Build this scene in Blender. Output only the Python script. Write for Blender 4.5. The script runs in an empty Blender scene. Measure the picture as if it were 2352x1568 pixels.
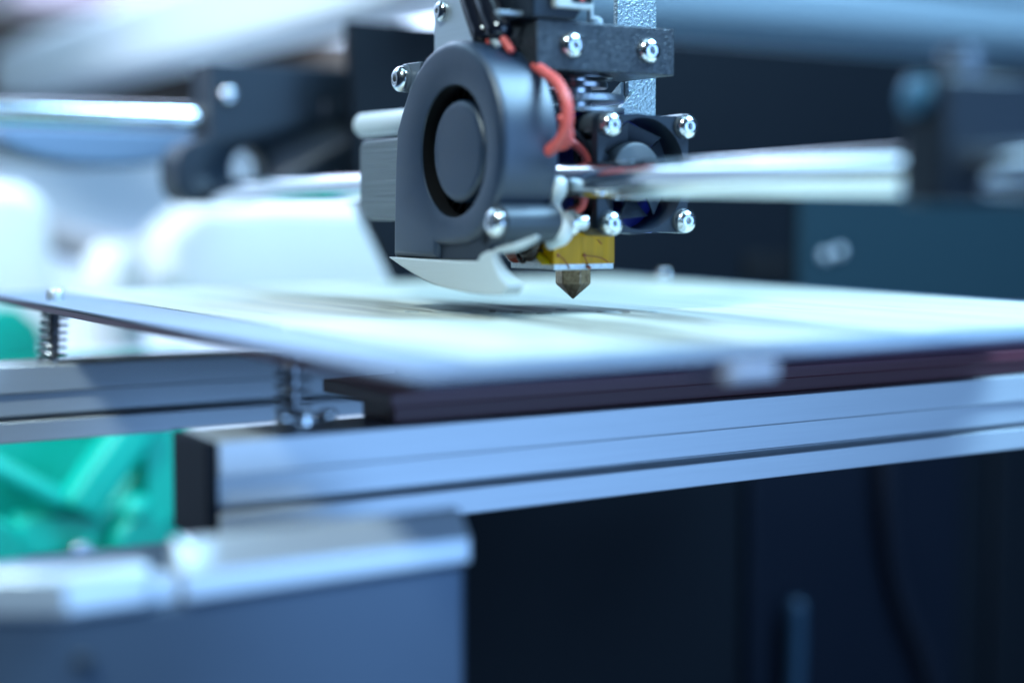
import bpy, bmesh, math, random
from mathutils import Vector, Matrix, Quaternion
random.seed(7)
D = bpy.data
SC = bpy.context.scene
COL = SC.collection
MM = 0.001
pi = math.pi

# ------------------------------------------------------------------ camera
PITCH = math.atan(304 / 3605.0)
YAW = math.radians(58.2)
cam = D.cameras.new('camera')
cam.sensor_width = 36.0
cam.lens = 3605.0 / 2352.0 * 36.0
cam.clip_start = 0.005
cam.clip_end = 30
cam.dof.use_dof = True
cam.dof.focus_distance = 0.381
cam.dof.aperture_fstop = 3.8
co = D.objects.new('camera', cam)
COL.objects.link(co)
fh = Vector((math.cos(YAW), math.sin(YAW), 0))
rt = Vector((math.sin(YAW), -math.cos(YAW), 0))
fw = fh * math.cos(PITCH) + Vector((0, 0, -math.sin(PITCH)))
up = rt.cross(fw)
m = Matrix((rt, up, -fw)).transposed().to_4x4()
m.translation = Vector((-209.2, -309.83, 24.0)) * MM
co.matrix_world = m
SC.camera = co

# ------------------------------------------------------------------ world, lamps, exposure
SC.render.engine = 'CYCLES'
SC.cycles.use_denoising = True
SC.cycles.max_bounces = 8
SC.cycles.caustics_reflective = False
SC.cycles.caustics_refractive = False
SC.cycles.sample_clamp_indirect = 6
SC.view_settings.view_transform = 'Standard'
SC.view_settings.look = 'None'
SC.view_settings.exposure = 0.12
SC.view_settings.gamma = 1.0
w = D.worlds.new('World')
SC.world = w
w.use_nodes = True
w.node_tree.nodes['Background'].inputs['Color'].default_value = (0.16, 0.42, 1.0, 1)
w.node_tree.nodes['Background'].inputs['Strength'].default_value = 0.03


def lamp(name, loc, target, size, power, col, sizey=None):
    l = D.lights.new(name, 'AREA')
    l.energy = power
    l.color = col
    l.size = size * MM
    if sizey:
        l.shape = 'RECTANGLE'
        l.size_y = sizey * MM
    o = D.objects.new(name, l)
    COL.objects.link(o)
    o.location = Vector(loc) * MM
    o.rotation_euler = (Vector(target) - Vector(loc)).to_track_quat('-Z', 'Y').to_euler()
    return o


lamp('key_lamp', (-540, -300, 690), (0, 0, 0), 130, 6.4, (0.74, 0.95, 1.0))
lamp('soft_box_lamp', (250, -820, -20), (40, 0, -20), 720, 5.2, (0.27, 0.54, 1.0), 560)
lamp('upper_right_lamp', (330, -270, 560), (0, 0, 30), 360, 12.5, (0.36, 0.68, 1.0), 300)
lamp('overhead_lamp', (-60, -40, 760), (0, 0, 0), 420, 1.0, (0.45, 0.76, 1.0), 300)
# unseen fill added for the background: an area lamp turned to the far wall and a spot on the things at far left
lamp('wall_fill_lamp', (320, 440, 560), (430, 900, 360), 300, 30.0, (0.60, 0.77, 1.0))
lamp('rear_soft_lamp', (-240, 600, 590), (-10, -60, 30), 600, 1.9, (0.42, 0.72, 1.0), 280)
sl_ = D.lights.new('side_fill_spot', 'SPOT')
sl_.energy = 30.0
sl_.color = (0.74, 0.82, 1.0)
sl_.spot_size = math.radians(36)
sl_.spot_blend = 0.6
sl_.shadow_soft_size = 0.06
so = D.objects.new('side_fill_spot', sl_)
COL.objects.link(so)
so.location = Vector((-620, 190, 420)) * MM
so.rotation_euler = (Vector((10, 370, 0)) - Vector((-620, 190, 420))).to_track_quat('-Z', 'Y').to_euler()


# ------------------------------------------------------------------ materials
def mat(name, col, rough=0.5, metal=0.0, spec=0.5, bump=None, vary=None, coat=0.0, trans=0.0, sss=0.0):
    """bump = (scale, strength, stretch xyz); vary = (scale, amount, stretch xyz, second colour)"""
    mt = D.materials.new(name)
    mt.use_nodes = True
    nt = mt.node_tree
    b = nt.nodes['Principled BSDF']
    b.inputs['Base Color'].default_value = (*col, 1)
    b.inputs['Roughness'].default_value = rough
    b.inputs['Metallic'].default_value = metal
    b.inputs['Specular IOR Level'].default_value = spec
    b.inputs['Coat Weight'].default_value = coat
    if trans:
        b.inputs['Transmission Weight'].default_value = trans
    if sss:
        b.inputs['Subsurface Weight'].default_value = sss
        b.inputs['Subsurface Radius'].default_value = (0.002, 0.002, 0.002)
        b.inputs['Subsurface Scale'].default_value = 1.0
    tc = None

    def coords(stretch):
        nonlocal tc
        if tc is None:
            tc = nt.nodes.new('ShaderNodeTexCoord')
        mp = nt.nodes.new('ShaderNodeMapping')
        mp.inputs['Scale'].default_value = stretch
        nt.links.new(tc.outputs['Object'], mp.inputs['Vector'])
        return mp.outputs['Vector']
    if vary:
        sc, amt, st, c2 = vary
        n = nt.nodes.new('ShaderNodeTexNoise')
        n.inputs['Scale'].default_value = sc
        n.inputs['Detail'].default_value = 6
        nt.links.new(coords(st), n.inputs['Vector'])
        rp = nt.nodes.new('ShaderNodeValToRGB')
        rp.color_ramp.elements[0].position = 0.5 - 0.5 * (1 - amt)
        rp.color_ramp.elements[1].position = min(1.0, 0.5 + 0.5 * (1 - amt) + 0.02)
        rp.color_ramp.elements[0].color = (*c2, 1)
        rp.color_ramp.elements[1].color = (*col, 1)
        nt.links.new(n.outputs['Fac'], rp.inputs['Fac'])
        nt.links.new(rp.outputs['Color'], b.inputs['Base Color'])
    if bump:
        sc, stg, st = bump
        n = nt.nodes.new('ShaderNodeTexNoise')
        n.inputs['Scale'].default_value = sc
        n.inputs['Detail'].default_value = 5
        nt.links.new(coords(st), n.inputs['Vector'])
        bp = nt.nodes.new('ShaderNodeBump')
        bp.inputs['Strength'].default_value = stg
        bp.inputs['Distance'].default_value = 0.0004
        nt.links.new(n.outputs['Fac'], bp.inputs['Height'])
        nt.links.new(bp.outputs['Normal'], b.inputs['Normal'])
    return mt


M = {}
M['black_plastic'] = mat('black_plastic', (0.010, 0.017, 0.028), 0.44, spec=0.36, bump=(2600, 0.08, (1, 1, 1)))
M['fan_black'] = mat('fan_black', (0.004, 0.019, 0.050), 0.44, spec=0.9, bump=(2600, 0.06, (1, 1, 1)), vary=(160, 0.25, (1, 1, 1), (0.008, 0.022, 0.046)))
M['recess_black'] = mat('recess_black', (0.004, 0.004, 0.005), 0.6, spec=0.2)
M['duct_plastic'] = mat('duct_plastic', (0.50, 0.53, 0.53), 0.4, bump=(420, 0.22, (0.3, 0.3, 7)))
M['white_plastic'] = mat('white_plastic', (0.74, 0.78, 0.78), 0.38, sss=0.15, bump=(500, 0.05, (1, 1, 6)))
M['steel'] = mat('steel', (0.72, 0.73, 0.74), 0.21, metal=1.0, bump=(700, 0.06, (1, 1, 1)))
M['satin_steel'] = mat('satin_steel', (0.78, 0.80, 0.82), 0.38, metal=0.75)
M['chrome'] = mat('chrome', (0.82, 0.84, 0.85), 0.11, metal=1.0, bump=(260, 0.02, (1, 0.1, 1)))
M['spring_steel'] = mat('spring_steel', (0.30, 0.30, 0.32), 0.28, metal=1.0)
M['aluminium'] = mat('aluminium', (0.70, 0.72, 0.75), 0.45, metal=0.5, bump=(900, 0.12, (0.03, 1, 1)),
                     vary=(180, 0.2, (0.05, 1, 1), (0.60, 0.62, 0.66)))
M['plate_alu'] = mat('plate_alu', (0.24, 0.31, 0.42), 0.45, metal=0.15, spec=0.3, bump=(700, 0.06, (1, 0.05, 1)))
M['galvanised'] = mat('galvanised', (0.42, 0.48, 0.50), 0.34, metal=0.9, bump=(1500, 0.9, (1, 1, 1)),
                      vary=(1300, 0.55, (1, 1, 1), (0.22, 0.27, 0.28)))
M['dark_anodised'] = mat('dark_anodised', (0.060, 0.070, 0.082), 0.36, metal=0.35, bump=(1000, 0.8, (1, 1, 1.3)),
                         vary=(1100, 0.6, (1, 1, 1), (0.020, 0.026, 0.034)))
M['layered_grey'] = mat('layered_grey', (0.15, 0.18, 0.20), 0.42, bump=(1500, 0.9, (0.02, 0.02, 1)),
                        vary=(1700, 0.4, (0.02, 0.02, 1), (0.09, 0.11, 0.13)))
M['blue_plastic'] = mat('blue_plastic', (0.012, 0.022, 0.30), 0.35, bump=(900, 0.05, (1, 1, 1)))
M['red_wire'] = mat('red_wire', (0.76, 0.12, 0.10), 0.40)
M['grey_wire'] = mat('grey_wire', (0.42, 0.46, 0.48), 0.42)
M['sleeve'] = mat('sleeve', (0.010, 0.012, 0.020), 0.12, spec=0.7, bump=(420, 0.35, (1, 1, 0.25)))
M['kapton'] = mat('kapton', (0.82, 0.40, 0.0), 0.3, spec=0.2, coat=0.0, bump=(500, 0.4, (1, 1, 0.12)),
                  vary=(420, 0.3, (1, 1, 0.15), (0.40, 0.21, 0.0)))
M['yellow_kapton'] = mat('kapton_yellow', (0.85, 0.55, 0.005), 0.3, spec=0.2)  # plain yellow of the loose tape flaps
M['raw_alu'] = mat('raw_alu', (0.72, 0.76, 0.78), 0.36, metal=0.8, bump=(1500, 0.5, (1, 1, 1)),
                   vary=(1200, 0.35, (1, 1, 1), (0.38, 0.42, 0.45)))
M['nozzle_metal'] = mat('nozzle_metal', (0.50, 0.37, 0.24), 0.34, metal=0.85, bump=(1400, 0.5, (1, 1, 1)),
                        vary=(900, 0.35, (1, 1, 1), (0.15, 0.095, 0.055)))
M['burnt'] = mat('burnt_resin', (0.035, 0.018, 0.012), 0.22, coat=0.5, bump=(900, 0.5, (1, 1, 1)))
M['burnt_red'] = mat('burnt_red', (0.30, 0.045, 0.025), 0.25, coat=0.4, bump=(700, 0.3, (1, 1, 1)))
M['scrap'] = mat('filament_scrap', (0.34, 0.075, 0.03), 0.4)
M['red_board'] = mat('red_board', (0.085, 0.030, 0.060), 0.45, spec=0.3, bump=(600, 0.05, (1, 1, 1)))
M['green'] = mat('green_plastic', (0.0, 0.52, 0.38), 0.42, bump=(500, 0.3, (1, 1, 5)))
M['box_steel'] = mat('box_steel', (0.10, 0.145, 0.21), 0.42, metal=0.3, bump=(700, 0.05, (1, 1, 1)),
                     vary=(60, 0.1, (1, 1, 1), (0.085, 0.125, 0.185)))
M['box_lip'] = mat('box_lip', (0.72, 0.76, 0.80), 0.34, metal=0.4, bump=(500, 0.05, (1, 1, 1)))
M['panel_dark'] = mat('panel_dark', (0.0035, 0.0055, 0.009), 0.55, spec=0.15, bump=(300, 0.15, (1, 1, 1)),
                      vary=(12, 0.2, (1, 1, 1), (0.0025, 0.004, 0.007)))
M['panel_lit'] = mat('panel_lit_tone', (0.014, 0.034, 0.045), 0.5, spec=0.2, bump=(300, 0.15, (1, 1, 1)))
M['rib_dark'] = mat('rib_dark', (0.003, 0.005, 0.011), 0.5, spec=0.15, bump=(300, 0.15, (1, 1, 1)))
M['white_wall'] = mat('white_wall', (0.80, 0.81, 0.88), 0.7, bump=(40, 0.1, (1, 1, 1)))
M['warm_wall'] = mat('warm_board', (0.21, 0.155, 0.18), 0.7, bump=(40, 0.1, (1, 1, 1)))
M['beam_shade'] = mat('beam_shade_board', (0.060, 0.042, 0.030), 0.6, bump=(60, 0.1, (1, 1, 1)))
M['beam_white'] = mat('beam_white', (0.24, 0.31, 0.36), 0.42, metal=0.2, bump=(300, 0.05, (1, 1, 1)))
M['beam_pale'] = mat('beam_pale', (0.62, 0.70, 0.74), 0.42, metal=0.1, bump=(300, 0.05, (1, 1, 1)))
M['shadow_grey'] = mat('shadow_grey', (0.42, 0.40, 0.42), 0.5)
M['blue_grey'] = mat('blue_grey', (0.14, 0.22, 0.34), 0.5)
M['rubber'] = mat('rubber', (0.007, 0.009, 0.016), 0.55, spec=0.15)
M['highlight_blue'] = mat('highlight_blue', (0.006, 0.030, 0.060), 0.5)
M['floor'] = mat('floor_dark', (0.02, 0.022, 0.03), 0.5, bump=(80, 0.1, (1, 1, 1)))

# bed sheet: pale tape with streaks along the strips and dried glue with shadow streaks painted under the nozzle
mt = mat('build_surface', (0.80, 0.84, 0.78), 0.36, spec=0.35)
nt = mt.node_tree
b = nt.nodes['Principled BSDF']
tc = nt.nodes.new('ShaderNodeNewGeometry')


def nz(scale, st, detail=6, loc=(0, 0, 0)):
    mp = nt.nodes.new('ShaderNodeMapping')
    mp.inputs['Scale'].default_value = st
    mp.inputs['Location'].default_value = loc
    nt.links.new(tc.outputs['Position'], mp.inputs['Vector'])
    n = nt.nodes.new('ShaderNodeTexNoise')
    n.inputs['Scale'].default_value = scale
    n.inputs['Detail'].default_value = detail
    nt.links.new(mp.outputs['Vector'], n.inputs['Vector'])
    return n.outputs['Fac']


def ramp(src, p0, p1, c0=(0, 0, 0, 1), c1=(1, 1, 1, 1)):
    r = nt.nodes.new('ShaderNodeValToRGB')
    r.color_ramp.elements[0].position = p0
    r.color_ramp.elements[1].position = p1
    r.color_ramp.elements[0].color = c0
    r.color_ramp.elements[1].color = c1
    nt.links.new(src, r.inputs['Fac'])
    return r.outputs['Color']


def mix(fac, a, bb):
    x = nt.nodes.new('ShaderNodeMix')
    x.data_type = 'RGBA'
    nt.links.new(fac, x.inputs[0])
    for s, v in ((6, a), (7, bb)):
        if isinstance(v, tuple):
            x.inputs[s].default_value = v
        else:
            nt.links.new(v, x.inputs[s])
    return x.outputs[2]


def mul(a, bb):
    x = nt.nodes.new('ShaderNodeMath')
    x.operation = 'MULTIPLY'
    nt.links.new(a, x.inputs[0])
    nt.links.new(bb, x.inputs[1])
    return x.outputs[0]


streak = ramp(nz(90, (1, 0.03, 1)), 0.40, 0.66)
base = mix(streak, (0.77, 0.74, 0.61, 1), (0.58, 0.59, 0.52, 1))
fine = ramp(nz(420, (1, 0.05, 1)), 0.60, 0.70)
base = mix(fine, base, (0.44, 0.50, 0.49, 1))
rr = nt.nodes.new('ShaderNodeMapRange')
rr.inputs['To Min'].default_value = 0.22
rr.inputs['To Max'].default_value = 0.5
nt.links.new(nz(70, (1, 0.2, 1)), rr.inputs['Value'])
nt.links.new(rr.outputs['Result'], b.inputs['Roughness'])
# dried glue and shadow streaks, painted as one darker area in mid sheet
gr = nt.nodes.new('ShaderNodeVectorMath')
gr.operation = 'LENGTH'
mp = nt.nodes.new('ShaderNodeMapping')
GLUE_SHADE = mp
nt.links.new(tc.outputs['Position'], mp.inputs['Vector'])
nt.links.new(mp.outputs['Vector'], gr.inputs[0])
glue_shade = ramp(gr.outputs['Value'], 0.018, 0.046, (1, 1, 1, 1), (0, 0, 0, 1))
spots = ramp(nz(150, (1, 0.10, 1), 8), 0.46, 0.58)
c1 = mix(mul(glue_shade, spots), base, (0.24, 0.22, 0.18, 1))
nt.links.new(c1, b.inputs['Base Color'])
bp = nt.nodes.new('ShaderNodeBump')
bp.inputs['Strength'].default_value = 0.25
bp.inputs['Distance'].default_value = 0.0004
nt.links.new(nz(900, (1, 0.3, 1)), bp.inputs['Height'])
nt.links.new(bp.outputs['Normal'], b.inputs['Normal'])
M['build_surface'] = mt

# ------------------------------------------------------------------ mesh helpers (all in millimetres)
ORIG = {}


def V(*a):
    return Vector(a)


def add_box(bm, x0, x1, y0, y1, z0, z1):
    vs = [bm.verts.new((x, y, z)) for x in (x0, x1) for y in (y0, y1) for z in (z0, z1)]
    for f in ((0, 1, 3, 2), (4, 6, 7, 5), (0, 4, 5, 1), (2, 3, 7, 6), (0, 2, 6, 4), (1, 5, 7, 3)):
        bm.faces.new([vs[i] for i in f])
    return vs


def add_prism(bm, poly, axis, a0, a1):
    """poly = list of 2D points; axis 'x' -> (y,z), 'y' -> (x,z), 'z' -> (x,y)"""
    def p3(p, a):
        return {'x': (a, p[0], p[1]), 'y': (p[0], a, p[1]), 'z': (p[0], p[1], a)}[axis]
    A = [bm.verts.new(p3(p, a0)) for p in poly]
    B = [bm.verts.new(p3(p, a1)) for p in poly]
    n = len(poly)
    bm.faces.new(A)
    bm.faces.new(list(reversed(B)))
    for i in range(n):
        bm.faces.new((A[i], A[(i + 1) % n], B[(i + 1) % n], B[i]))


def frame_of(d):
    d = Vector(d).normalized()
    a = V(0, 0, 1) if abs(d.z) < 0.9 else V(1, 0, 0)
    u = d.cross(a).normalized()
    return d, u, d.cross(u).normalized()


def add_lathe(bm, prof, o, d, seg=32, hexes=()):
    """prof = [(along, radius)], rings whose index is in hexes are hexagonal"""
    o = Vector(o)
    d, u, v = frame_of(d)
    rings = []
    for k, (t, r) in enumerate(prof):
        if r < 1e-6:
            rings.append([bm.verts.new(o + d * t)])
            continue
        ring = []
        for i in range(seg):
            a = 2 * pi * i / seg
            rr = r
            if k in hexes:
                q = (a % (pi / 3)) - pi / 6
                rr = r * math.cos(pi / 6) / math.cos(q)
            ring.append(bm.verts.new(o + d * t + (u * math.cos(a) + v * math.sin(a)) * rr))
        rings.append(ring)
    for A, B in zip(rings, rings[1:]):
        if len(A) == 1 and len(B) == 1:
            continue
        for i in range(seg):
            j = (i + 1) % seg
            if len(A) == 1:
                bm.faces.new((A[0], B[j], B[i]))
            elif len(B) == 1:
                bm.faces.new((A[i], A[j], B[0]))
            else:
                bm.faces.new((A[i], A[j], B[j], B[i]))
    for R in (rings[0], rings[-1]):
        if len(R) > 1:
            bm.faces.new(R)


def add_cyl(bm, p0, p1, r, seg=24, ch=0.0):
    p0, p1 = Vector(p0), Vector(p1)
    L = (p1 - p0).length
    prof = [(0, r), (L, r)] if not ch else [(0, r - ch), (ch, r), (L - ch, r), (L, r - ch)]
    add_lathe(bm, prof, p0, p1 - p0, seg)


def spline(pts, n=8):
    P = [Vector(p) for p in pts]
    P = [P[0] * 2 - P[1]] + P + [P[-1] * 2 - P[-2]]
    out = []
    for i in range(1, len(P) - 2):
        a, b_, c, d = P[i - 1:i + 3]
        for k in range(n):
            t = k / n
            out.append(0.5 * ((2 * b_) + (c - a) * t + (2 * a - 5 * b_ + 4 * c - d) * t * t + (3 * b_ - a - 3 * c + d) * t ** 3))
    out.append(P[-2])
    return out


def add_tube(bm, path, r, seg=12, flat=None):
    """sweep; r number or list; flat=(axis vector, factor) squashes the section along an axis; round caps"""
    n = len(path)
    R = r if isinstance(r, (list, tuple)) else [r] * n
    T = [(path[min(i + 1, n - 1)] - path[max(i - 1, 0)]).normalized() for i in range(n)]
    u = frame_of(T[0])[1]
    pts = []
    for k in (0.25, 0.7):
        pts.append((path[0] - T[0] * R[0] * math.cos(k * pi / 2) * 0.7, R[0] * math.sin(k * pi / 2), T[0]))
    pts += [(path[i], R[i], T[i]) for i in range(n)]
    for k in (0.7, 0.25):
        pts.append((path[-1] + T[-1] * R[-1] * math.cos(k * pi / 2) * 0.7, R[-1] * math.sin(k * pi / 2), T[-1]))
    rings = []
    for p, rr, t in pts:
        u = (u - t * u.dot(t)).normalized()
        v = t.cross(u)
        ring = []
        for i in range(seg):
            a = 2 * pi * i / seg
            off = (u * math.cos(a) + v * math.sin(a)) * rr
            if flat:
                ax = Vector(flat[0]).normalized()
                off += ax * off.dot(ax) * (flat[1] - 1)
            ring.append(bm.verts.new(p + off))
        rings.append(ring)
    for A, B in zip(rings, rings[1:]):
        for i in range(seg):
            j = (i + 1) % seg
            bm.faces.new((A[i], A[j], B[j], B[i]))
    bm.faces.new(rings[0])
    bm.faces.new(rings[-1])


def build(name, bm, m_, parent=None, bevel=0.0, bseg=2, angle=40, subsurf=0):
    bmesh.ops.recalc_face_normals(bm, faces=bm.faces)
    xs = [v.co for v in bm.verts]
    c = Vector([(min(p[i] for p in xs) + max(p[i] for p in xs)) / 2 for i in range(3)])
    if parent is None:
        c.z = min(p.z for p in xs)
    for v in bm.verts:
        v.co = (v.co - c) * MM
    me = D.meshes.new(name)
    bm.to_mesh(me)
    bm.free()
    me.materials.append(m_ if not isinstance(m_, str) else M[m_])
    for p in me.polygons:
        p.use_smooth = True
    me.set_sharp_from_angle(angle=math.radians(angle))
    o = D.objects.new(name, me)
    COL.objects.link(o)
    ORIG[o] = c
    if parent is not None:
        o.parent = parent
        o.location = (c - ORIG[parent]) * MM
    else:
        o.location = c * MM
    if bevel:
        bv = o.modifiers.new('edge', 'BEVEL')
        bv.width = bevel * MM
        bv.segments = bseg
        bv.limit_method = 'ANGLE'
        bv.angle_limit = math.radians(35)
        bv.harden_normals = False
    if subsurf:
        sb = o.modifiers.new('smooth', 'SUBSURF')
        sb.levels = sb.render_levels = subsurf
    return o


def tag(o, label=None, cat=None, group=None, kind=None):
    for k, v in (('label', label), ('category', cat), ('group', group), ('kind', kind)):
        if v:
            o[k] = v
    return o


def thing(name, loc, label, cat, group=None):
    o = D.objects.new(name, None)
    o.empty_display_size = 0.01
    COL.objects.link(o)
    o.location = Vector(loc) * MM
    ORIG[o] = Vector(loc)
    return tag(o, label, cat, group)


def NB():
    return bmesh.new()


def box_obj(name, dims, m_, parent=None, **k):
    bm = NB()
    add_box(bm, *dims)
    return build(name, bm, m_, parent, **k)


# button head socket screw, head along +axis from the seat; mesh is shared
_sm = {}


def screw(parent, seat, axis, R=2.8, name='screw', m_='steel', cap=False):
    key = (R, m_, cap)
    if key not in _sm:
        bm = NB()
        prof = [(-0.3, R * 0.98), (0.0, R), (0.35, R * 1.0)]
        if cap:
            prof += [(R * 1.0, R), (R * 1.12, R * 0.9), (R * 1.12, R * 0.55), (R * 0.5, R * 0.5), (R * 0.45, 0)]
            hx = (len(prof) - 3, len(prof) - 2)
        else:
            for k in range(1, 8):
                a = k / 8 * pi / 2 * 1.0
                prof.append((0.35 + R * 0.62 * math.sin(a), 0.10 * R + R * 0.90 * math.cos(a)))
            prof += [(0.35 + R * 0.615, R * 0.40), (0.35 + R * 0.56, R * 0.36), (R * 0.28, R * 0.34), (R * 0.2, 0)]
            prof = [p for p in prof if p[1] > R * 0.40 or p[0] >= 0.35 + R * 0.60 or p[1] == 0 or p[1] < R * 0.38]
            # keep the dome only down to the socket rim
            dome = [(-0.3, R * 0.98), (0.0, R), (0.35, R)]
            for k in range(1, 7):
                a = k / 7 * math.acos(0.33)
                dome.append((0.35 + R * 0.68 * math.sin(a) , R * math.cos(a)))
            prof = dome + [(dome[-1][0] - 0.1, R * 0.30), (R * 0.25, R * 0.28), (R * 0.2, 0)]
            hx = (len(prof) - 3, len(prof) - 2)
        add_lathe(bm, prof, (0, 0, 0), (0, 0, 1), 36, hx)
        bmesh.ops.recalc_face_normals(bm, faces=bm.faces)
        for v in bm.verts:
            v.co *= MM
        me = D.meshes.new(name)
        bm.to_mesh(me)
        bm.free()
        me.materials.append(M[m_])
        for p in me.polygons:
            p.use_smooth = True
        me.set_sharp_from_angle(angle=math.radians(50))
        _sm[key] = me
    o = D.objects.new(name, _sm[key])
    COL.objects.link(o)
    ORIG[o] = Vector(seat)
    o.parent = parent
    o.location = (Vector(seat) - ORIG[parent]) * MM
    o.rotation_euler = (Vector(axis).to_track_quat('Z', 'Y') @ Quaternion((0, 0, 1), random.uniform(0, 6))).to_euler()
    return o


# ------------------------------------------------------------------ setting
o = box_obj('floor', (-500, 900, -700, 1100, -262, -250), 'floor'); tag(o, kind='structure')
o = box_obj('room_wall', (-900, 900, 860, 880, -250, 700), 'white_wall'); tag(o, kind='structure')

# dark back panel of the printer with two screws, a slot and a lower board painted paler for light bounced off the bed
pn = thing('back_panel', (300, 182, -250), 'dark navy back panel of the printer behind the bed, with small screws and a slot', 'panel')
bm = NB()
add_prism(bm, [(30, 88), (32.5, 27), (48.5, -3), (48.5, -250), (700, -250), (700, 88)], 'y', 181, 186)
build('board', bm, 'panel_dark', pn)
box_obj('bounce_lit_board', (233, 700, 178.4, 180.8, -60, 40), 'panel_lit', pn, bevel=0.6)
box_obj('slot', (205, 229, 179.2, 180.9, -6, 6), 'recess_black', pn, bevel=0.5)
box_obj('ledge', (205, 231, 168, 180.9, -13, -9), 'panel_lit', pn, bevel=0.6)
screw(pn, (247, 178.2, 4.4), (0, -1, 0), 2.4, m_='satin_steel')
screw(pn, (254.8, 178.2, 6.0), (0, -1, 0), 2.4, m_='satin_steel')
for x0, x1, mm_ in ((50, 203, 'panel_dark'), (206, 330, 'rib_dark'), (352, 700, 'panel_dark')):
    box_obj('rib', (x0, x1, 176, 180.8, -249, -62), mm_, pn, bevel=3.0, bseg=3)

bm = NB()
add_prism(bm, [(186, 89)] + [(196 - 18 * math.sin(k / 8 * pi / 2) - 0, 108 - 18 * math.cos(k / 8 * pi / 2)) for k in range(1, 9)] + [(178, 112), (180, 113), (180, 117), (177, 118), (177, 124), (184, 130), (210, 130), (210, 89)], 'x', 95, 700)
o = build('top_beam', bm, 'beam_white', bevel=0.6, bseg=2)
tag(o, 'pale blue horizontal beam along the top of the dark back panel', 'beam')

bm = NB()
add_prism(bm, [(60, 99), (60, 128), (66, 134), (96, 134), (96, 99)], 'y', 150, 800)
o = build('top_beam', bm, 'beam_pale', bevel=3, bseg=3)
tag(o, 'broad pale beam sloping into the upper left corner above the smooth rod', 'beam')

# ------------------------------------------------------------------ build plate
bed = thing('print_bed', (10, 22, -4), 'flat square print bed with pale build surface, blue metal border and sprung corners', 'print bed')
bm = NB()
add_prism(bm, [(-98.5, -105), (126, -105), (126, 165), (-98.5, 165)], 'z', -0.95, -0.35)
build('heat_plate', bm, 'plate_alu', bed, bevel=0.15)
bm = NB()
add_prism(bm, [(-98.1, -104.6), (125.6, -104.6), (125.6, 164.6), (-98.1, 164.6)], 'z', -2.8, -0.96)
build('heater_board', bm, 'red_board', bed, bevel=0.25)
tapes = []
for x0, x1 in ((-79, -29.8), (-29.2, 22.2), (22.8, 70.7), (71.3, 118)):
    tapes.append(box_obj('tape_strip', (x0, x1, -89, 156, -0.34, 0.0), 'build_surface', bed, bevel=0.1))
sheet = tapes[1]
GLUE_SHADE.inputs['Location'].default_value = (0.012, 0.014 * 0.4, 0)
GLUE_SHADE.inputs['Scale'].default_value = (1, 0.4, 1)
bm = NB()
for (x, y, r, e) in ((-29, 7, 4.2, 1.5), (-21, -3, 1.6, 1.3), (3, -12, 2.2, 1.4), (12, -16, 1.4, 1.2), (-2, 2, 1.5, 1.5), (-36, 14, 1.8, 1.3)):
    pts = [(x + r * math.cos(a) * random.uniform(0.75, 1.1), y + r * e * math.sin(a) * random.uniform(0.75, 1.1)) for a in [2 * pi * i / 14 for i in range(14)]]
    add_prism(bm, pts, 'z', 0.01, 0.14)
build('glue_patch', bm, mat('dried_glue', (0.62, 0.66, 0.64), 0.16, bump=(1200, 0.5, (1, 1, 1))), sheet, bevel=0.05)['kind'] = 'stuff'
bm = NB()
for x, y, L, W in ((-12.5, -6, 2.1, 0.8), (5.5, -13.5, 1.5, 0.7), (-16.5, -2, 1.1, 0.5), (1.5, -9, 0.9, 0.4), (-20, 4, 0.9, 0.5)):
    d = V(0.85, -0.53)
    n = V(0.53, 0.85)
    pts = []
    for i in range(10):
        a = 2 * pi * i / 10
        q = V(x, y) + d * L * math.cos(a) * random.uniform(0.7, 1.1) + n * W * math.sin(a) * random.uniform(0.7, 1.1)
        pts.append(tuple(q))
    add_prism(bm, pts, 'z', 0.02, random.uniform(0.22, 0.42))
build('filament_scrap', bm, mat('scrap_dark', (0.13, 0.11, 0.09), 0.4), sheet, bevel=0.08)['kind'] = 'stuff'
# filler between bed and rails, coloured as gap shade and red board's reflection
box_obj('gap_shade', (-44, 190, -18, 8, -14.0, -3.2), mat('gap_shade_dark', (0.012, 0.014, 0.024), 0.6, spec=0.2, bump=(200, 0.3, (1, 1, 1))), bed, bevel=0.4)
box_obj('reflection_strip', (-60, 190, -21.5, 12, -17.2, -14.1), mat('reflection_maroon', (0.12, 0.026, 0.038), 0.45, bump=(300, 0.1, (1, 1, 1))), bed, bevel=0.3)
box_obj('reflection_foot', (-58, 190, -19, -4, -20.9, -17.3), mat('reflection_foot_maroon', (0.10, 0.020, 0.030), 0.5), bed, bevel=0.3)
# clip under the front edge
bm = NB()
add_box(bm, -40, -29, -105.8, -92, -4.9, -2.85)
add_box(bm, -39.5, -29.5, -106.4, -105.7, -4.7, -2.0)
build('edge_clip', bm, mat('clip_white', (0.66, 0.68, 0.78), 0.4), bed, bevel=0.3)
# corner bolts with springs
spring_me = None


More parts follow.
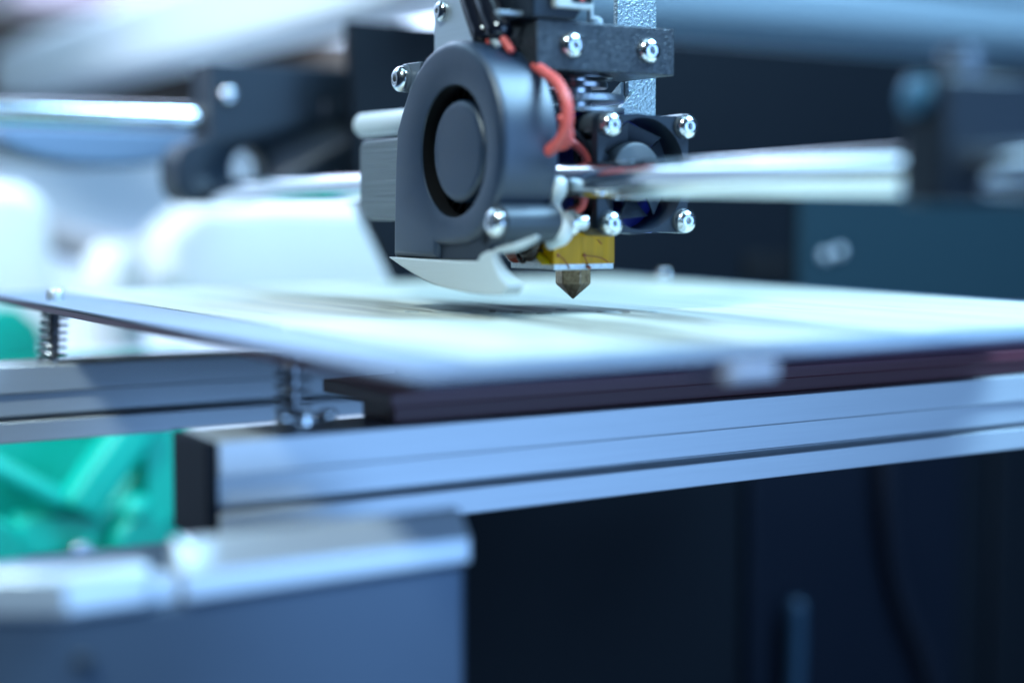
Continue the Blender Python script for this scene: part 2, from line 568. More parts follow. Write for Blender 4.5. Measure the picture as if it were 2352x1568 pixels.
def corner(x, y, lean=0.0, nut=False, zr=-21.0, flush=False):
    global spring_me
    bolt = screw(bed, (x, y, -1.9 if flush else -0.3), (0, 0, 1), 2.5, 'corner_bolt', 'steel' if flush else 'satin_steel', cap=not flush)
    bm = NB()
    add_cyl(bm, (x, y, -0.4), (x - lean, y, zr - 6), 1.45, 14)
    build('bolt_shank', bm, 'spring_steel', bolt)
    bm = NB()
    N = 130
    turns = 6.5
    path = []
    for i in range(N + 1):
        t = i / N
        z = -3.0 + (zr + 3.5) * (0.03 + 0.94 * t)
        a = 2 * pi * turns * t
        path.append(V(x + 3.5 * math.cos(a) - lean * t, y + 3.5 * math.sin(a), z))
    add_tube(bm, path, 0.40, 8)
    build('spring', bm, 'spring_steel', bed)
    bm = NB()
    add_lathe(bm, [(0, 1.6), (0, 4.2), (0.7, 4.2), (0.7, 1.6)], (x - lean, y, zr + 0.05), (0, 0, 1), 24)
    build('washer', bm, 'steel', bed)
    if nut:
        bm = NB()
        for s in (-1, 1):
            p = spline([(x + s * 2, y - 4.6, -19.6), (x + s * 4.2, y - 6.2, -18.2), (x + s * 6.2, y - 6.8, -17.6)], 5)
            add_tube(bm, p, [1.5] * (len(p) - 4) + [1.35, 1.2, 1.0, 0.7], 10)
        add_cyl(bm, (x, y - 4.6, -20.4), (x, y - 4.6, -17.2), 2.6, 18, 0.4)
        build('wing_nut', bm, 'steel', bed, subsurf=1)


corner(-91.5, 113, 1.4, zr=-17.0)
corner(-78, -12.5, 0.0, nut=True, flush=True)
corner(112, 119, zr=-17.0, flush=True)
corner(108, -13, flush=True)
screw(bed, (119, 121, -0.3), (0, 0, 1), 2.7, 'edge_bolt', 'steel', cap=True)


def rail(name, x0, x1, yf, zt, label, cap_mat='rubber'):
    t = thing(name, ((x0 + x1) / 2, yf + 10, zt - 20), label, 'rail', 'aluminium rails under the print bed')
    # section with a stepped groove in the front, rear and bottom sides
    side = [(-10, 10), (-4.4, 10), (-4.4, 4.0), (-3.0, 4.0), (-3.0, 8.7), (3.0, 8.7), (3.0, 10)]
    poly = []
    for k in range(4):
        for (a, b_) in (side if k else side[:1]):
            x, y = a, b_
            for _ in range(k):
                x, y = y, -x
            poly.append((yf + 10 + x, zt - 10 + y))
    bm = NB()
    add_prism(bm, poly, 'x', x0, x1)
    build('profile', bm, 'aluminium', t, bevel=0.3, angle=30)
    bm = NB()
    add_box(bm, x0 - 2.4, x0, yf, yf + 20, zt - 20, zt)
    build('end_cap', bm, cap_mat, t, bevel=0.5)
    return t


rail('support_rail', -98.4, 190, -23, -21, 'nearer aluminium slotted rail with black end cap running under the front of the bed')
rail('support_rail', -114, 190, 104, -17.0, 'farther aluminium slotted rail carrying the sharp corner spring at the left')

# ------------------------------------------------------------------ rods and holders
bm = NB()
add_cyl(bm, (-10, -190, 30.3), (-10, 207, 30.3), 4.0, 40)
o = build('smooth_rod', bm, 'chrome')
tag(o, 'polished steel rod crossing behind the blower and in front of the small fan', 'rod', 'polished guide rods')
bm = NB()
add_cyl(bm, (-330, 215, 55.7), (-6, 215, 55.7), 4.2, 40)
o = build('smooth_rod', bm, 'chrome')
tag(o, 'polished steel rod entering the black plate from the upper left edge', 'rod', 'polished guide rods')

pl = thing('rod_holder', (10, 214, 24), 'black plastic rod holder plate with a round hole, at the far end of the rods', 'rod holder')
poly = [(-12, 48.5), (-12, 74), (90, 74), (90, 27), (8, 27), (5, 25.8), (-16, 25.8)]
for k in range(1, 8):
    a = -pi / 2 - k / 8 * pi / 2
    poly.append((-16 + 8 * math.cos(a), 33.8 + 8 * math.sin(a)))
poly += [(-24, 40), (-22, 44), (-18, 46.5), (-14, 47.5)]
bm = NB()
add_prism(bm, poly, 'y', 205, 222)
plate = build('plate', bm, 'black_plastic', pl, bevel=0.8)
# cut the round hole
bm = NB()
add_cyl(bm, (3.4, 195, 37.6), (3.4, 240, 37.6), 7.9, 40)
cut = build('hole_cutter', bm, 'black_plastic')
bo = plate.modifiers.new('hole', 'BOOLEAN')
bo.object = cut
bo.operation = 'DIFFERENCE'
dg = bpy.context.evaluated_depsgraph_get()
me2 = D.meshes.new_from_object(plate.evaluated_get(dg))
plate.modifiers.clear()
plate.data = me2
plate.data.name = 'plate'
D.objects.remove(cut)
screw(pl, (-5, 205, 63), (0, -1, 0), 3.0, m_='steel')
box_obj('rib', (30, 60, 202, 204.8, 55, 62), 'black_plastic', pl, bevel=0.8)

nh = thing('rod_holder', (-9, -128, 14), 'dark blurred rod holder block near the right edge, clamped on the polished rod', 'rod holder')
bm = NB()
add_box(bm, -19, 3, -133, -123.5, 24.8, 45.5)
build('block', bm, 'black_plastic', nh, bevel=1.2)
bm = NB()
add_lathe(bm, [(0, 3.2), (1.2, 3.2), (1.9, 2.4), (2.0, 0)], (-19, -127.5, 42.0), (-1, 0, 0.2), 24)
build('clamp_screw', bm, mat('blued_steel', (0.05, 0.16, 0.26), 0.45, metal=0.4), nh)
bm = NB()
add_lathe(bm, [(0, 3.4), (3.4, 3.4), (4.4, 2.5), (4.6, 0)], (-12, -129.5, 45.3), (0, 0, 1), 24)
build('clamp_screw', bm, mat('dull_steel', (0.10, 0.13, 0.18), 0.5, metal=0.4), nh)

# ------------------------------------------------------------------ print head
hd = thing('extruder_carriage', (0, 0, 2.8), 'print head with dark radial blower, white air duct and taped heater block', 'print head')

# -- radial blower
face = [(31.6, 12.4), (31.2, 24), (30.6, 35), (29.6, 42.8), (26.4, 48), (23.2, 52.4), (19.2, 56.3), (14.8, 59.2), (10, 61.0), (5, 61.9), (0.3, 61.8), (-4.6, 60.7), (-9, 58.5), (-12.9, 55.4), (-16, 51.5), (-18.3, 47.3), (-19.6, 43), (-20.1, 38), (-19.8, 33), (-18.6, 28.5), (-16.4, 24.4), (-13.2, 20.6), (-9, 17.8), (-4, 16.2), (2, 15.6), (9.5, 15.6), (9.7, 12.4)]
XF, XB = -32.0, -17.0
CY_, CZ_ = 1.6, 37.0


def inset(poly, d):
    n = len(poly)
    out = []
    for i in range(n):
        p0, p1, p2 = Vector(poly[i - 1]), Vector(poly[i]), Vector(poly[(i + 1) % n])
        e1, e2 = (p1 - p0).normalized(), (p2 - p1).normalized()
        n1, n2 = V(e1.y, -e1.x), V(e2.y, -e2.x)
        k = (n1 + n2)
        k = k / max(0.35, (1 + n1.dot(n2)))
        out.append(tuple(p1 + k * d))
    return out


area = sum(face[i - 1][0] * face[i][1] - face[i][0] * face[i - 1][1] for i in range(len(face)))
sgn = 1 if area > 0 else -1
bm = NB()
rings = []
RB = 1.9
steps = [(XB, -1.0), (XB - 1, 0.0)] + [(XF + RB * (1 - math.sin(k / 5 * pi / 2)), -RB * (1 - math.cos(k / 5 * pi / 2))) for k in range(0, 6)]
for x, d in steps:
    rings.append([bm.verts.new((x, p[0], p[1])) for p in (inset(face, sgn * d) if d else face)])
for A, B in zip(rings, rings[1:]):
    for i in range(len(face)):
        j = (i + 1) % len(face)
        bm.faces.new((A[i], A[j], B[j], B[i]))
bm.faces.new(rings[0])
# front face with the round inlet: bridge outline to circle
SEG = 48
circ = [bm.verts.new((XF, CY_ + 15.4 * math.cos(2 * pi * i / SEG), CZ_ + 15.4 * math.sin(2 * pi * i / SEG))) for i in range(SEG)]
ce = [bm.edges.new((circ[i], circ[(i + 1) % SEG])) for i in range(SEG)]
oe = [bm.edges.get((rings[-1][i], rings[-1][(i + 1) % len(face)])) for i in range(len(face))]
bmesh.ops.triangle_fill(bm, use_beauty=True, use_dissolve=False, edges=ce + oe)
prev = circ
for x, r in ((XF + 0.12, 15.12), (XF + 0.4, 15.0), (XF + 8.0, 15.0)):
    ring = [bm.verts.new((x, CY_ + r * math.cos(2 * pi * i / SEG), CZ_ + r * math.sin(2 * pi * i / SEG))) for i in range(SEG)]
    for i in range(SEG):
        j = (i + 1) % SEG
        bm.faces.new((prev[i], prev[j], ring[j], ring[i]))
    prev = ring
bm.faces.new(prev)
blower = build('blower_fan', bm, 'fan_black', hd, angle=32)
blower['label'] = 'dark grey radial blower with round inlet'
# rotor
bm = NB()
add_lathe(bm, [(0, 14.98), (7.1, 14.98), (7.1, 14.8), (0.4, 14.7)], (XF + 7.6, CY_, CZ_), (-1, 0, 0), 56)
build('shade_liner', bm, 'recess_black', blower)  # black liner puts the shade of the inlet gap into its colour
bm = NB()
add_lathe(bm, [(0, 11.6), (4.7, 11.6), (5.3, 11.3), (5.6, 10.7), (5.72, 9.6), (5.72, 0)], (XF + 6.9, CY_, CZ_), (-1, 0, 0), 56)
hub = build('rotor', bm, 'fan_black', blower)
bm = NB()
for k in range(28):
    a = 2 * pi * k / 28
    c, s = math.cos(a), math.sin(a)
    c2, s2 = math.cos(a + .12), math.sin(a + .12)
    r0, r1, h_ = 11.9, 14.5, 4.2
    q = [(r0 * c, r0 * s), (r1 * c2, r1 * s2), (r1 * c2 - .5 * s2, r1 * s2 + .5 * c2), (r0 * c - .5 * s, r0 * s + .5 * c)]
    add_prism(bm, [(CY_ + y, CZ_ + z) for y, z in q], 'x', XF + h_, XF + 6.9)
build('impeller', bm, 'recess_black', blower)
# outlet neck recessed under the spiral
box_obj('outlet_neck', (XF + 1.4, XF + 5.0, -12.8, 9.6, 12.45, 20), 'black_plastic', blower, bevel=0.3)
# lugs
bm = NB()
add_cyl(bm, (-31.4, -17.2, 21), (-17.0, -17.2, 21), 4.1, 28, 0.3)
add_prism(bm, [(-17, 24.9), (-9, 21), (-9, 15.8), (-17, 17.0)], 'x', -30.6, -17.4)
build('mounting_lug', bm, mat('lug_grey', (0.035, 0.048, 0.065), 0.42, spec=0.45), blower, bevel=0.2)
screw(blower, (-31.3, -17.0, 21), (-1, 0, 0), 3.3)
bm = NB()
add_lathe(bm, [(0, 2.6), (1.2, 2.9), (1.2, 1.9), (4.4, 1.8), (4.9, 1.2)], (-15.0, -20.0, 21.0), (1, 0, 0), 24)
build('nut', bm, 'steel', blower)
bm = NB()
add_cyl(bm, (-30.9, 27.3, 55.2), (-18, 27.3, 55.2), 3.4, 24, 0.3)
add_prism(bm, [(26.5, 58.7), (19.0, 58.5), (21.5, 53.4), (25.2, 51.6)], 'x', -30.4, -18)
build('mounting_lug', bm, mat('lug_pale', (0.10, 0.13, 0.17), 0.33), blower, bevel=0.3)
screw(blower, (-31.0, 27.6, 55.0), (-1, 0, 0), 3.1)

# -- white duct under the blower
dp = [(32.4, 12.35), (22, 12.3), (10, 12.25), (-2, 12.3), (-10.4, 12.5), (-11.0, 12.9), (-11.3, 13.5), (-12.6, 14.2), (-15, 14.9), (-16.9, 14.6), (-17.1, 13.0), (-18.6, 11.0), (-20.6, 9.2), (-23.6, 7.7), (-22.9, 6.7), (-20.9, 5.4), (-15.5, 5.1), (-8, 5.2), (3.6, 5.9), (10, 6.6), (15, 7.6), (20, 8.8), (26, 10.4)]
bm = NB()


def dx(y, z):
    base = 5.0 if y > -10 else (1.8 + max(0, 15 - z) * 0.32)
    return base


A = [bm.verts.new((-32.8, y, z)) for y, z in dp]
B = [bm.verts.new((-32.8 + dx(y, z), y + (0.0 if y > -15 else 0.3), z)) for y, z in dp]
bm.faces.new(A)
bm.faces.new(list(reversed(B)))
for i in range(len(dp)):
    j = (i + 1) % len(dp)
    bm.faces.new((A[i], A[j], B[j], B[i]))
duct = build('air_duct', bm, 'duct_plastic', hd, bevel=0.35, angle=30)
duct['label'] = 'white scoop shaped air duct'
# nozzle end of the duct: slanted cheek and ring fin
bm = NB()
p = spline([(-31, -15.5, 14.9), (-30, -17.9, 15.3), (-28.5, -20.9, 15.9), (-27, -22.9, 16.9), (-26, -24.7, 17.9)], 6)
add_tube(bm, p, [0.4 + 0.55 * math.sin(pi * (i + 2) / (len(p) + 3)) for i in range(len(p))], 12)
build('ring_fin', bm, 'duct_plastic', duct)
# -- white clip
bm = NB()
p = spline([(-16, -18.3, 30.0), (-16, -17.8, 27.9), (-16, -15.9, 25), (-16, -17.1, 22.1), (-16, -20.2, 20.2), (-16, -19.6, 18.2), (-16, -14.9, 16.4)], 7)
add_tube(bm, p, [1.75 + 0.2 * math.sin(i * .4) for i in range(len(p))], 14)
build('cable_clip', bm, 'white_plastic', hd)['label'] = 'white curved plastic clip'

# -- heater block and nozzle
hb = box_obj('heater_block', (-11.4, 5.4, -9.0, 9.8, 9.95, 19), 'raw_alu', hd, bevel=0.25)
bm = NB()
add_box(bm, -11.5, 5.52, -9.14, -8.6, 11.3, 18.6)
add_box(bm, -11.56, -11.0, -8.58, -4.5, 11.4, 18.6)
build('kapton_tape', bm, 'kapton', hb, bevel=0.08)
bm = NB()
add_prism(bm, [(8.5, 18.5), (12.2, 17.2), (10.5, 13.6), (8.6, 11.9), (6.2, 11.2), (4.4, 12.2), (3.0, 15), (3.0, 18)], 'x', -13.0, -11.45)
add_prism(bm, [(-1.2, 13.4), (-3.2, 14.4), (-6.8, 12.6), (-8.2, 11.3), (-5.2, 11.2)], 'x', -12.4, -11.45)
build('tape_flap', bm, 'yellow_kapton', hb, bevel=0.25)
bm = NB()
p = spline([(-13.4, 7.6, 17.5), (-13.6, 6.2, 14.6), (-13.4, 4.2, 13.2), (-13.2, 2.2, 14.6), (-12.8, 1.4, 17.5)], 5)
add_tube(bm, p, 2.0, 12)
build('heater_resin', bm, 'burnt_red', hb)
bm = NB()
p = spline([(-13.0, 1.8, 17.8), (-13.2, 0.4, 14.6), (-13.2, -1.4, 13.6), (-13, -3.2, 15.4), (-12.6, -4.4, 18)], 5)
add_tube(bm, p, 1.9, 12)
add_tube(bm, spline([(-14.8, 1.4, 16.4), (-15.0, 1.1, 13.6), (-14.6, 0.2, 11.9), (-14.0, -0.6, 11.8)], 5), 0.45, 8)
build('burnt_residue', bm, 'burnt', hb)
bm = NB()
for pts in ([(-10.4, -9.25, 13.4), (-9.0, -9.3, 12.6), (-7.6, -9.25, 10.9), (-7.2, -9.3, 10.3)], [(-3.2, -9.3, 13.2), (0.2, -9.35, 12.9), (2.4, -9.3, 12.3), (3.6, -9.3, 11.6)],
            [(-3.2, -9.3, 13.2), (-2.6, -9.3, 12.2), (-2.2, -9.3, 10.9)], [(0.6, -9.3, 16.9), (1.2, -9.35, 16.3), (1.8, -9.3, 15.8)]):
    add_tube(bm, spline(pts, 4), 0.12, 6)
for c in ((-10.5, -9.3, 13.4), (-2.1, -9.3, 10.6), (-3.2, -9.3, 13.3), (-1.7, -9.2, 10.4)):
    add_lathe(bm, [(0, 0.42), (0.25, 0.4), (0.45, 0)], c, (0, -1, 0.2), 7)
build('filament_string', bm, 'scrap', hb)['kind'] = 'stuff'
bm = NB()
R6 = 4.25
hexp = [(R6 * math.cos(pi / 3 * i + 0.35), R6 * math.sin(pi / 3 * i + 0.35)) for i in range(6)]
prof_z = [(9.93, 1.0), (6.5, 1.0), (6.0, 0.93), (5.75, 0.86), (3.0, 0.13), (2.75, 0.09)]
rings = [[bm.verts.new((x * k, y * k, z)) for x, y in hexp] for z, k in prof_z[:3]]
for z, k in prof_z[3:]:
    rings.append([bm.verts.new((R6 * k * math.cos(pi / 3 * i + 0.35), R6 * k * math.sin(pi / 3 * i + 0.35), z)) for i in range(6)])
for A, B in zip(rings, rings[1:]):
    for i in range(6):
        bm.faces.new((A[i], A[(i + 1) % 6], B[(i + 1) % 6], B[i]))
bm.faces.new(rings[0])
bm.faces.new(rings[-1])
build('nozzle', bm, 'nozzle_metal', hd, bevel=0.22, angle=25)

# -- small axial fan, its blue shroud, heat sink
FX, FZ = 8.0, 32.0
bm = NB()
H = 12.9
outl = []
for (sx, sz) in ((1, 1), (-1, 1), (-1, -1), (1, -1)):
    pass
sq = [(FX - H + 1.0, FZ + H + .6), (FX + H - 1.0, FZ + H + .6), (FX + H, FZ + H - .5), (FX + H, FZ - H + .5), (FX + H - 1, FZ - H - .6), (FX - H + 1, FZ - H - .6), (FX - H, FZ - H + .5), (FX - H, FZ + H - .5)]
for y0, y1, rr in ((-17.0, -14.8, 12.1), (-9.4, -7.2, 12.1)):
    O0 = [bm.verts.new((x, y0, z)) for x, z in sq]
    O1 = [bm.verts.new((x, y1, z)) for x, z in sq]
    C0 = [bm.verts.new((FX + rr * math.cos(2 * pi * i / 48), y0, FZ + rr * 1.07 * math.sin(2 * pi * i / 48))) for i in range(48)]
    C1 = [bm.verts.new((FX + rr * math.cos(2 * pi * i / 48), y1, FZ + rr * 1.07 * math.sin(2 * pi * i / 48))) for i in range(48)]
    for O, C in ((O0, C0), (O1, C1)):
        e = [bm.edges.new((O[i], O[(i + 1) % 8])) for i in range(8)] + [bm.edges.new((C[i], C[(i + 1) % 48])) for i in range(48)]
        bmesh.ops.triangle_fill(bm, use_beauty=True, edges=e)
    for i in range(8):
        bm.faces.new((O0[i], O0[(i + 1) % 8], O1[(i + 1) % 8], O1[i]))
    for i in range(48):
        bm.faces.new((C0[i], C0[(i + 1) % 48], C1[(i + 1) % 48], C1[i]))
# barrel between the flanges
prev = None
b0, b1 = [], []
for i in range(48):
    a = 2 * pi * i / 48
    b0.append([bm.verts.new((FX + r * math.cos(a), y, FZ + 1.07 * r * math.sin(a))) for r, y in ((12.1, -14.79), (13.0, -14.79), (13.0, -9.41), (12.1, -9.41))])
for i in range(48):
    A, B = b0[i], b0[(i + 1) % 48]
    for k in range(4):
        bm.faces.new((A[k], B[k], B[(k + 1) % 4], A[(k + 1) % 4]))
fan = build('axial_fan', bm, 'black_plastic', hd, angle=35)
fan['label'] = 'small square dark fan with four bright screws'
bm = NB()
add_lathe(bm, [(0, 6.9), (3.9, 6.9), (4.6, 6.6), (4.9, 6.0), (4.95, 0)], (FX - 1.0, -11.2, FZ + 0.5), (0, -1, 0), 40)
fhub = build('fan_hub', bm, mat('hub_grey', (0.070, 0.080, 0.092), 0.42), fan)
for k in range(7):
    a0 = 2 * pi * k / 7 + 0.3
    bm = NB()
    vs = []
    for t in range(5):
        r = 6.6 + 5.0 * t / 4
        w_ = 0.34 + 0.02 * t
        tw = 0.9 - 0.12 * t
        for s in (-1, 1):
            a = a0 + s * w_
            vs.append((bm.verts.new((FX - 1 + (1 if t else 0) * t * 0.2 + r * math.cos(a), -12.4 + s * tw * 1.6, FZ + .5 + r * math.sin(a))),
                       bm.verts.new((FX - 1 + (1 if t else 0) * t * 0.2 + r * math.cos(a), -11.8 + s * tw * 1.6, FZ + .5 + r * math.sin(a)))))
    for t in range(4):
        a, b_, c, d = vs[2 * t], vs[2 * t + 1], vs[2 * t + 2], vs[2 * t + 3]
        bm.faces.new((a[0], b_[0], d[0], c[0]))
        bm.faces.new((a[1], c[1], d[1], b_[1]))
        bm.faces.new((a[0], c[0], c[1], a[1]))
        bm.faces.new((b_[0], b_[1], d[1], d[0]))
    e0, e1 = vs[0], vs[1]
    bm.faces.new((e0[0], e0[1], e1[1], e1[0]))
    e0, e1 = vs[-2], vs[-1]
    bm.faces.new((e0[0], e1[0], e1[1], e0[1]))
    build('fan_blade', bm, 'black_plastic', fan)
lugm = mat('lug_dark', (0.055, 0.066, 0.080), 0.3)
for sx, sz, hx, hz in ((-1.9, 43.3, -1.9, 43.0), (19.6, 43.2, 19.6, 43.1), (-1.7, 20.7, -1.7, 20.7), (19.4, 21.2, 19.4, 21.2)):
    bm = NB()
    add_cyl(bm, (sx, -17.9, sz), (sx, -8, sz), 2.9, 20, 0.2)
    build('corner_post', bm, lugm, fan)
    screw(fan, (hx, -17.8, hz), (0, -1, 0), 2.75)
bm = NB()
poly = [(FX - 13.4, 18.2), (FX - 13.4, 45.6), (FX - 11.5, 46.3), (FX + 8, 46.3), (FX + 11.0, 45.6), (FX + 11.0, 18.2)]
add_prism(bm, poly, 'y', -7.1, 13)
sh = build('fan_shroud', bm, 'blue_plastic', hd, bevel=0.8)
sh['label'] = 'dark blue fan shroud'
hs = NB()
add_cyl(hs, (0, 0, 46.2), (0, 0, 56), 4.2, 32)
hs_o = build('heat_sink', hs, mat('fin_alu', (0.58, 0.60, 0.64), 0.32, metal=0.85), hd)
for z0, z1, r in ((46.35, 47.5, 11.2), (48.9, 50.6, 11.2), (52.2, 53.6, 7.2), (54.3, 54.9, 8.4)):
    bm = NB()
    add_lathe(bm, [(0, r - 0.2), (0.2, r), (z1 - z0 - .2, r), (z1 - z0, r - .2)], (1.0, 0, z0), (0, 0, 1), 48)
    build('fin', bm, 'raw_alu' if r > 11 else 'spring_steel', hs_o)

# -- mounting block, brackets, plates
mb = box_obj('mounting_block', (-20, 18.2, -15, 6, 54.9, 65.7), 'dark_anodised', hd, bevel=0.3)
screw(mb, (-10.8, -15, 60.4), (0, -1, 0), 3.0)
screw(mb, (10.5, -15, 60.3), (0, -1, 0), 3.0)
bm = NB()
add_prism(bm, [(-21.5, 53.9), (-13.2, 53.9), (-13.2, 60.0), (-9.5, 66.2), (-9.0, 80), (-21.5, 80)], 'y', -14.0, -13.0)
bm.free()
bm = NB()
add_prism(bm, [(-21.4, 65.9), (-9.8, 65.9), (-8.2, 68.4), (-8.2, 88), (-21.4, 88)], 'y', -15.6, 2)
build('motor_housing', bm, 'black_plastic', hd, bevel=0.5)
bm = NB()
add_prism(bm, [(-27.5, 66.6), (-19.9, 66.6), (-19.9, 84), (-21.2, 84), (-21.2, 67.6), (-27.5, 67.6)], 'y', -11.5, -9.5)
build('motor_flange', bm, mat('flange_grey', (0.36, 0.42, 0.46), 0.4, metal=0.3), hd, bevel=0.2)
bm = NB()
add_prism(bm, [(-19, 56), (-12, 56), (-12, 84), (-19, 84)], 'y', -11, 6)
build('motor_body', bm, 'recess_black', hd, bevel=0.3)
cn = box_obj('plug_connector', (-16.6, -6.6, -17.6, -15.7, 68.2, 73), mat('connector_white', (0.52, 0.55, 0.53), 0.42), hd, bevel=0.3)
box_obj('plug_slot', (-12.4, -6.9, -17.9, -17.0, 69.6, 71.4), 'recess_black', cn, bevel=0.2)
box_obj('contact_wire', (-10.4, -9.3, -18.0, -17.1, 69.7, 71.3), 'red_wire', cn, bevel=0.2)
bm = NB()
add_cyl(bm, (-3.6, -12, 65.6), (-3.6, -12, 86), 0.75, 16)
add_lathe(bm, [(0, 2.0), (1.2, 1.8), (1.9, 0.8)], (-2.4, -12, 65.7), (0, 0, 1), 24)
build('guide_post', bm, 'grey_wire', hd)
bm = NB()
add_prism(bm, [(19.5, 40), (28, 40), (28, 90), (16, 90), (16, 66), (19.5, 66)], 'y', 5, 6.6)
br = build('steel_bracket', bm, 'galvanised', hd, bevel=0.2)
br['label'] = 'speckled galvanised steel bracket'
bm = NB()
add_prism(bm, [(6.7, 44), (6.7, 55), (24, 44)], 'x', 18.4, 19.4)
build('gusset', bm, 'galvanised', br, bevel=0.1)
bm = NB()
add_prism(bm, [(13.4, 45.8), (21, 53.2), (21, 45.8)], 'y', 3.6, 5.2)
build('gusset', bm, 'galvanised', br, bevel=0.1)
bp_ = NB()
add_prism(bp_, [(45.3, 38), (45.3, 90), (10, 90), (10, 38)], 'x', -12.4, -10.4)
pb = build('back_plate', bp_, mat('brushed_plate', (0.46, 0.52, 0.58), 0.42, metal=0.5, bump=(900, 0.1, (1, 0.05, 1))), hd, bevel=0.2)
screw(pb, (-12.4, 40.6, 73.6), (-1, 0, 0), 2.7)
# -- layered grey carriage block with its white pin
bm = NB()
yz = [(69.3, 25.6), (69.3, 39.8), (68.2, 41.4), (66.5, 42.0), (20, 42.0), (20, 21.0), (63.5, 21.0), (66.5, 22.2)]
add_prism(bm, yz, 'x', -22, -3)
cb = build('carriage_block', bm, 'layered_grey', hd, bevel=0.5)
cb['label'] = 'grey block with fine horizontal print layers'
bm = NB()
add_lathe(bm, [(0, 2.0), (0.5, 2.9), (1.4, 3.25), (60, 3.25), (60.2, 3)], (-10, 92, 47.4), (0, -1, 0), 28)
build('white_pin', bm, 'white_plastic', hd)

# -- wiring
for pts, r in (([(-24, 8.6, 84), (-24, 6.4, 74), (-24.3, 3.4, 69), (-24.6, -0.8, 63.0)], 3.2), ([(-23, 4.2, 84), (-23.2, 2.0, 74), (-23.8, -1.8, 69), (-24, -5.8, 63.4)], 3.1)):
    bm = NB()
    add_tube(bm, spline(pts, 8), r, 20)
    sl = build('cable_sleeve', bm, 'sleeve', hd)
for pts, r, mm_ in (([(-24.4, -0.6, 63.5), (-24.6, -2.4, 61.8), (-24.4, -4.4, 60.0)], 1.0, 'red_wire'), ([(-23.8, -5.6, 64), (-23.8, -7.2, 61.8), (-23.4, -9.8, 59.0)], 1.0, 'red_wire'),
                    ([(-24.8, -2.6, 64.4), (-25.2, -4.6, 62.2), (-25.0, -7.0, 60.2)], 0.9, 'grey_wire')):
    bm = NB()
    add_tube(bm, spline(pts, 6), r, 12)
    build('wire', bm, mm_, hd)
bm = NB()
add_tube(bm, spline([(-19, -13.0, 55.6), (-19, -17.4, 53.6), (-19, -22.0, 51.2), (-19, -25.4, 47.0), (-19, -25.6, 42.0), (-19.4, -23.2, 38.6), (-20, -19.6, 36.6), (-20, -15, 36)], 8), 1.28, 14)
build('wire', bm, 'red_wire', hd)
bm = NB()
add_tube(bm, spline([(-17.4, -22.4, 42.4), (-17.4, -24.2, 41), (-17.5, -24.2, 38.5), (-17.8, -22, 37.5)], 7), 0.8, 12)
build('wire', bm, 'red_wire', hd)
bm = NB()
add_tube(bm, spline([(-15, -17.5, 44), (-10, -10.4, 41.0), (-6, -12.2, 37.2), (-5.0, -14.0, 33), (-5.6, -13.4, 28), (-6.4, -12.8, 24.6), (-7, -9, 23.5)], 7), 1.05, 12)
build('wire', bm, 'red_wire', hd)
bm = NB()
add_tube(bm, spline([(-14, -18.5, 45.4), (-9, -10.4, 43), (-4.6, -12.2, 38.2), (-3.6, -14.0, 33), (-4.6, -12.0, 26)], 7), 0.8, 12)
build('wire', bm, 'rubber', hd)

# ------------------------------------------------------------------ foreground box
bx = thing('control_box', (-100, -40, -120), 'blurred blue grey metal box with bright rolled top edge in front of the rail', 'metal box')
bm = NB()
add_prism(bm, [(-64, -59.2), (-138.2, -59.2), (-154, -49.6), (-154, -10), (-64, -10)], 'z', -150, -42.2)
build('panel', bm, 'box_steel', bx, bevel=1.2, bseg=3)
bm = NB()
add_prism(bm, [(-60, -42), (-60, -37.2), (-56.2, -32.4), (-54.5, -32), (-53.5, -33), (-53, -42)], 'x', -119.5, -63.2)
build('rolled_edge', bm, 'box_lip', bx, bevel=0.7, bseg=3, angle=25)
bm = NB()
add_prism(bm, [(-124.5, -60), (-139, -60), (-156, -49.6), (-153, -45.5), (-138, -54.6), (-124.5, -54.6)], 'z', -42.1, -34.9)
build('rolled_edge', bm, 'box_lip', bx, bevel=1.2, bseg=3, angle=25)
box_obj('inner_ledge', (-124.4, -119.6, -58, -54.5, -42.1, -37.4), 'box_lip', bx, bevel=0.4)
screw(bx, (-136.4, -59.3, -49.8), (0, -1, 0), 1.6, m_='dark_anodised')

# ------------------------------------------------------------------ things far left
gt = thing('spool_stand', (-40, 245, -110), 'bright green plastic stand with diagonal struts and rollers, out of focus under the bed', 'spool stand')
bm = NB()
add_box(bm, -90, 10, 286, 292, -120, -32)
add_prism(bm, [(-92, -32), (-92, -13), (-58, -13), (-50, -20), (-48, -32)], 'y', 286, 292)
build('back_plate', bm, 'green', gt, bevel=1)


def strut(p0, p1, w_, y0, y1):
    p0, p1 = V(*p0), V(*p1)
    d = (p1 - p0).normalized()
    n = V(-d.y, d.x) * w_ / 2
    bm = NB()
    add_prism(bm, [tuple(p0 + n), tuple(p1 + n), tuple(p1 - n), tuple(p0 - n)], 'y', y0, y1)
    return build('strut', bm, 'green', gt, bevel=3.5, bseg=4)


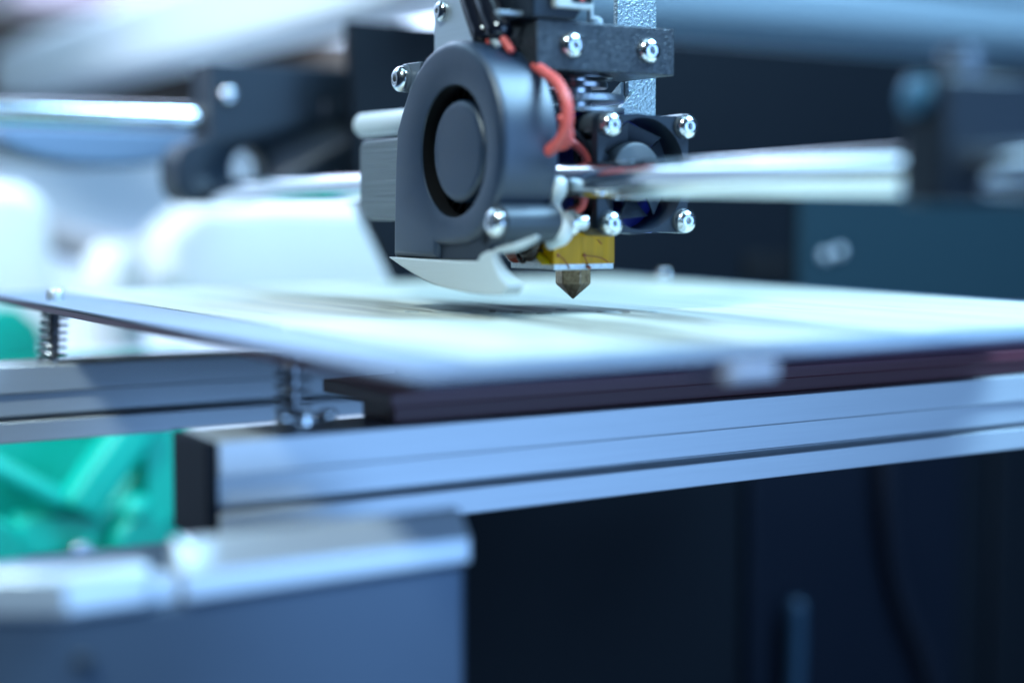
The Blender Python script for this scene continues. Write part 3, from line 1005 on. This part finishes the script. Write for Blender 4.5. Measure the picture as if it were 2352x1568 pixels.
strut((-24, -50), (-50, -84), 14, 236, 252)
strut((-96, -54), (-54, -80), 8, 238, 252)
strut((-60, -46), (-26, -46), 7, 246, 256)
strut((-8, -60), (-34, -92), 9, 254, 266)
strut((-78, -50), (-84, -88), 10, 258, 268)
box_obj('side_slab', (-24, -6, 244, 260, -92, -50), 'green', gt, bevel=1.5)
box_obj('foot_bar', (-70, -20, 244, 258, -100, -84), 'green', gt, bevel=2)
for x, z, r in ((-28, -96, 11), (-84, -96, 15)):
    bm = NB()
    add_cyl(bm, (x, 232, z), (x, 250, z), r, 36, 1.5)
    ro = build('roller', bm, 'green', gt)
bm = NB()
add_lathe(bm, [(0, 6), (2, 5.6), (5, 3.4), (6, 0)], (-30, 236, -84), (0, -0.3, 1), 20)
build('knob', bm, 'green', gt)
bm = NB()
add_cyl(bm, (-50, 234, -98), (-50, 244, -98), 4.5, 20, 1)
build('bolt', bm, 'steel', gt)

# white and grey housings
bm = NB()
add_prism(bm, [(40, -30), (40, 12), (58, 26), (100, 28.5), (150, 27), (174, -30)], 'y', 400, 440)
o = build('white_housing', bm, 'white_plastic', bevel=6, bseg=4)
tag(o, 'white sloped housing far behind the bed whose slanted edge meets the blower', 'housing')
bm = NB()
add_prism(bm, [(-100, -40), (-100, 35), (-20, 35), (-7, 28), (-4, -40)], 'y', 420, 460)
o = build('white_housing', bm, 'white_plastic', bevel=7, bseg=4)
tag(o, 'tall white block with rounded top at the left edge above the bed corner', 'housing')
bm = NB()
add_lathe(bm, [(0, 14.5), (36, 14.5), (44, 12), (48, 7), (48.6, 0)], (15.5, 400, -40), (0, 0, 1), 32)
o = build('round_post', bm, 'white_plastic')
tag(o, 'short white round post behind the far left edge of the bed', 'post')
bm = NB()
add_prism(bm, [(-64, 55)] + [(-23 + 41 * math.cos(pi + pi * k / 14), 52 - 12 * math.sin(pi * k / 14)) for k in range(15)] + [(18, 55)], 'y', 285, 320)
o = build('hanging_bowl', bm, 'blue_grey', bevel=2)
tag(o, 'blurred blue grey shallow bowl hanging below the upper left rod', 'bowl')
bm = NB()
p = spline([(-25, 470, 32), (4, 470, 12), (35, 470, 2), (75, 470, -4)], 6)
add_tube(bm, p, 8.5, 14)  # grey band modelled in place of a shadow across the background
o = build('shadow_tube', bm, 'shadow_grey')
tag(o, 'taupe grey bent tube standing in for a slanting shadow on the white background at left', 'tube')
bm = NB()
add_box(bm, -560, 440, 815, 830, 90, 158)  # dark sheet set where the pale beam's shade falls
o = build('beam_shade_board', bm, 'beam_shade', bevel=1)
tag(o, 'dark brown board standing in for shade under the pale beam, behind the upper left rod', 'board')
bm = NB()
add_box(bm, 50, 330, 700, 715, 152, 420)
o = build('warm_board', bm, 'warm_wall', bevel=1)
tag(o, 'dim warm purple board in the top left corner of the room', 'board')

# ------------------------------------------------------------------ low right: cable on the back panel, blue post in place of a blurred highlight
bm = NB()
add_tube(bm, spline([(274, 170, -40), (276, 170, -88), (279, 171, -110), (284, 172, -132), (292, 172, -152), (304, 172, -175), (318, 172, -215)], 8), 3.0, 14)
o = build('hanging_cable', bm, 'rubber')
tag(o, 'black cable hanging down the dark panel below the rail', 'cable')
bm = NB()
add_tube(bm, spline([(225, 168, -138), (225, 168, -160), (224, 168, -190), (224, 168, -246)], 6), 3.6, 14)
o = build('highlight_post', bm, 'highlight_blue')
tag(o, 'faint blue upright post standing in for a blurred highlight below the rail', 'post')
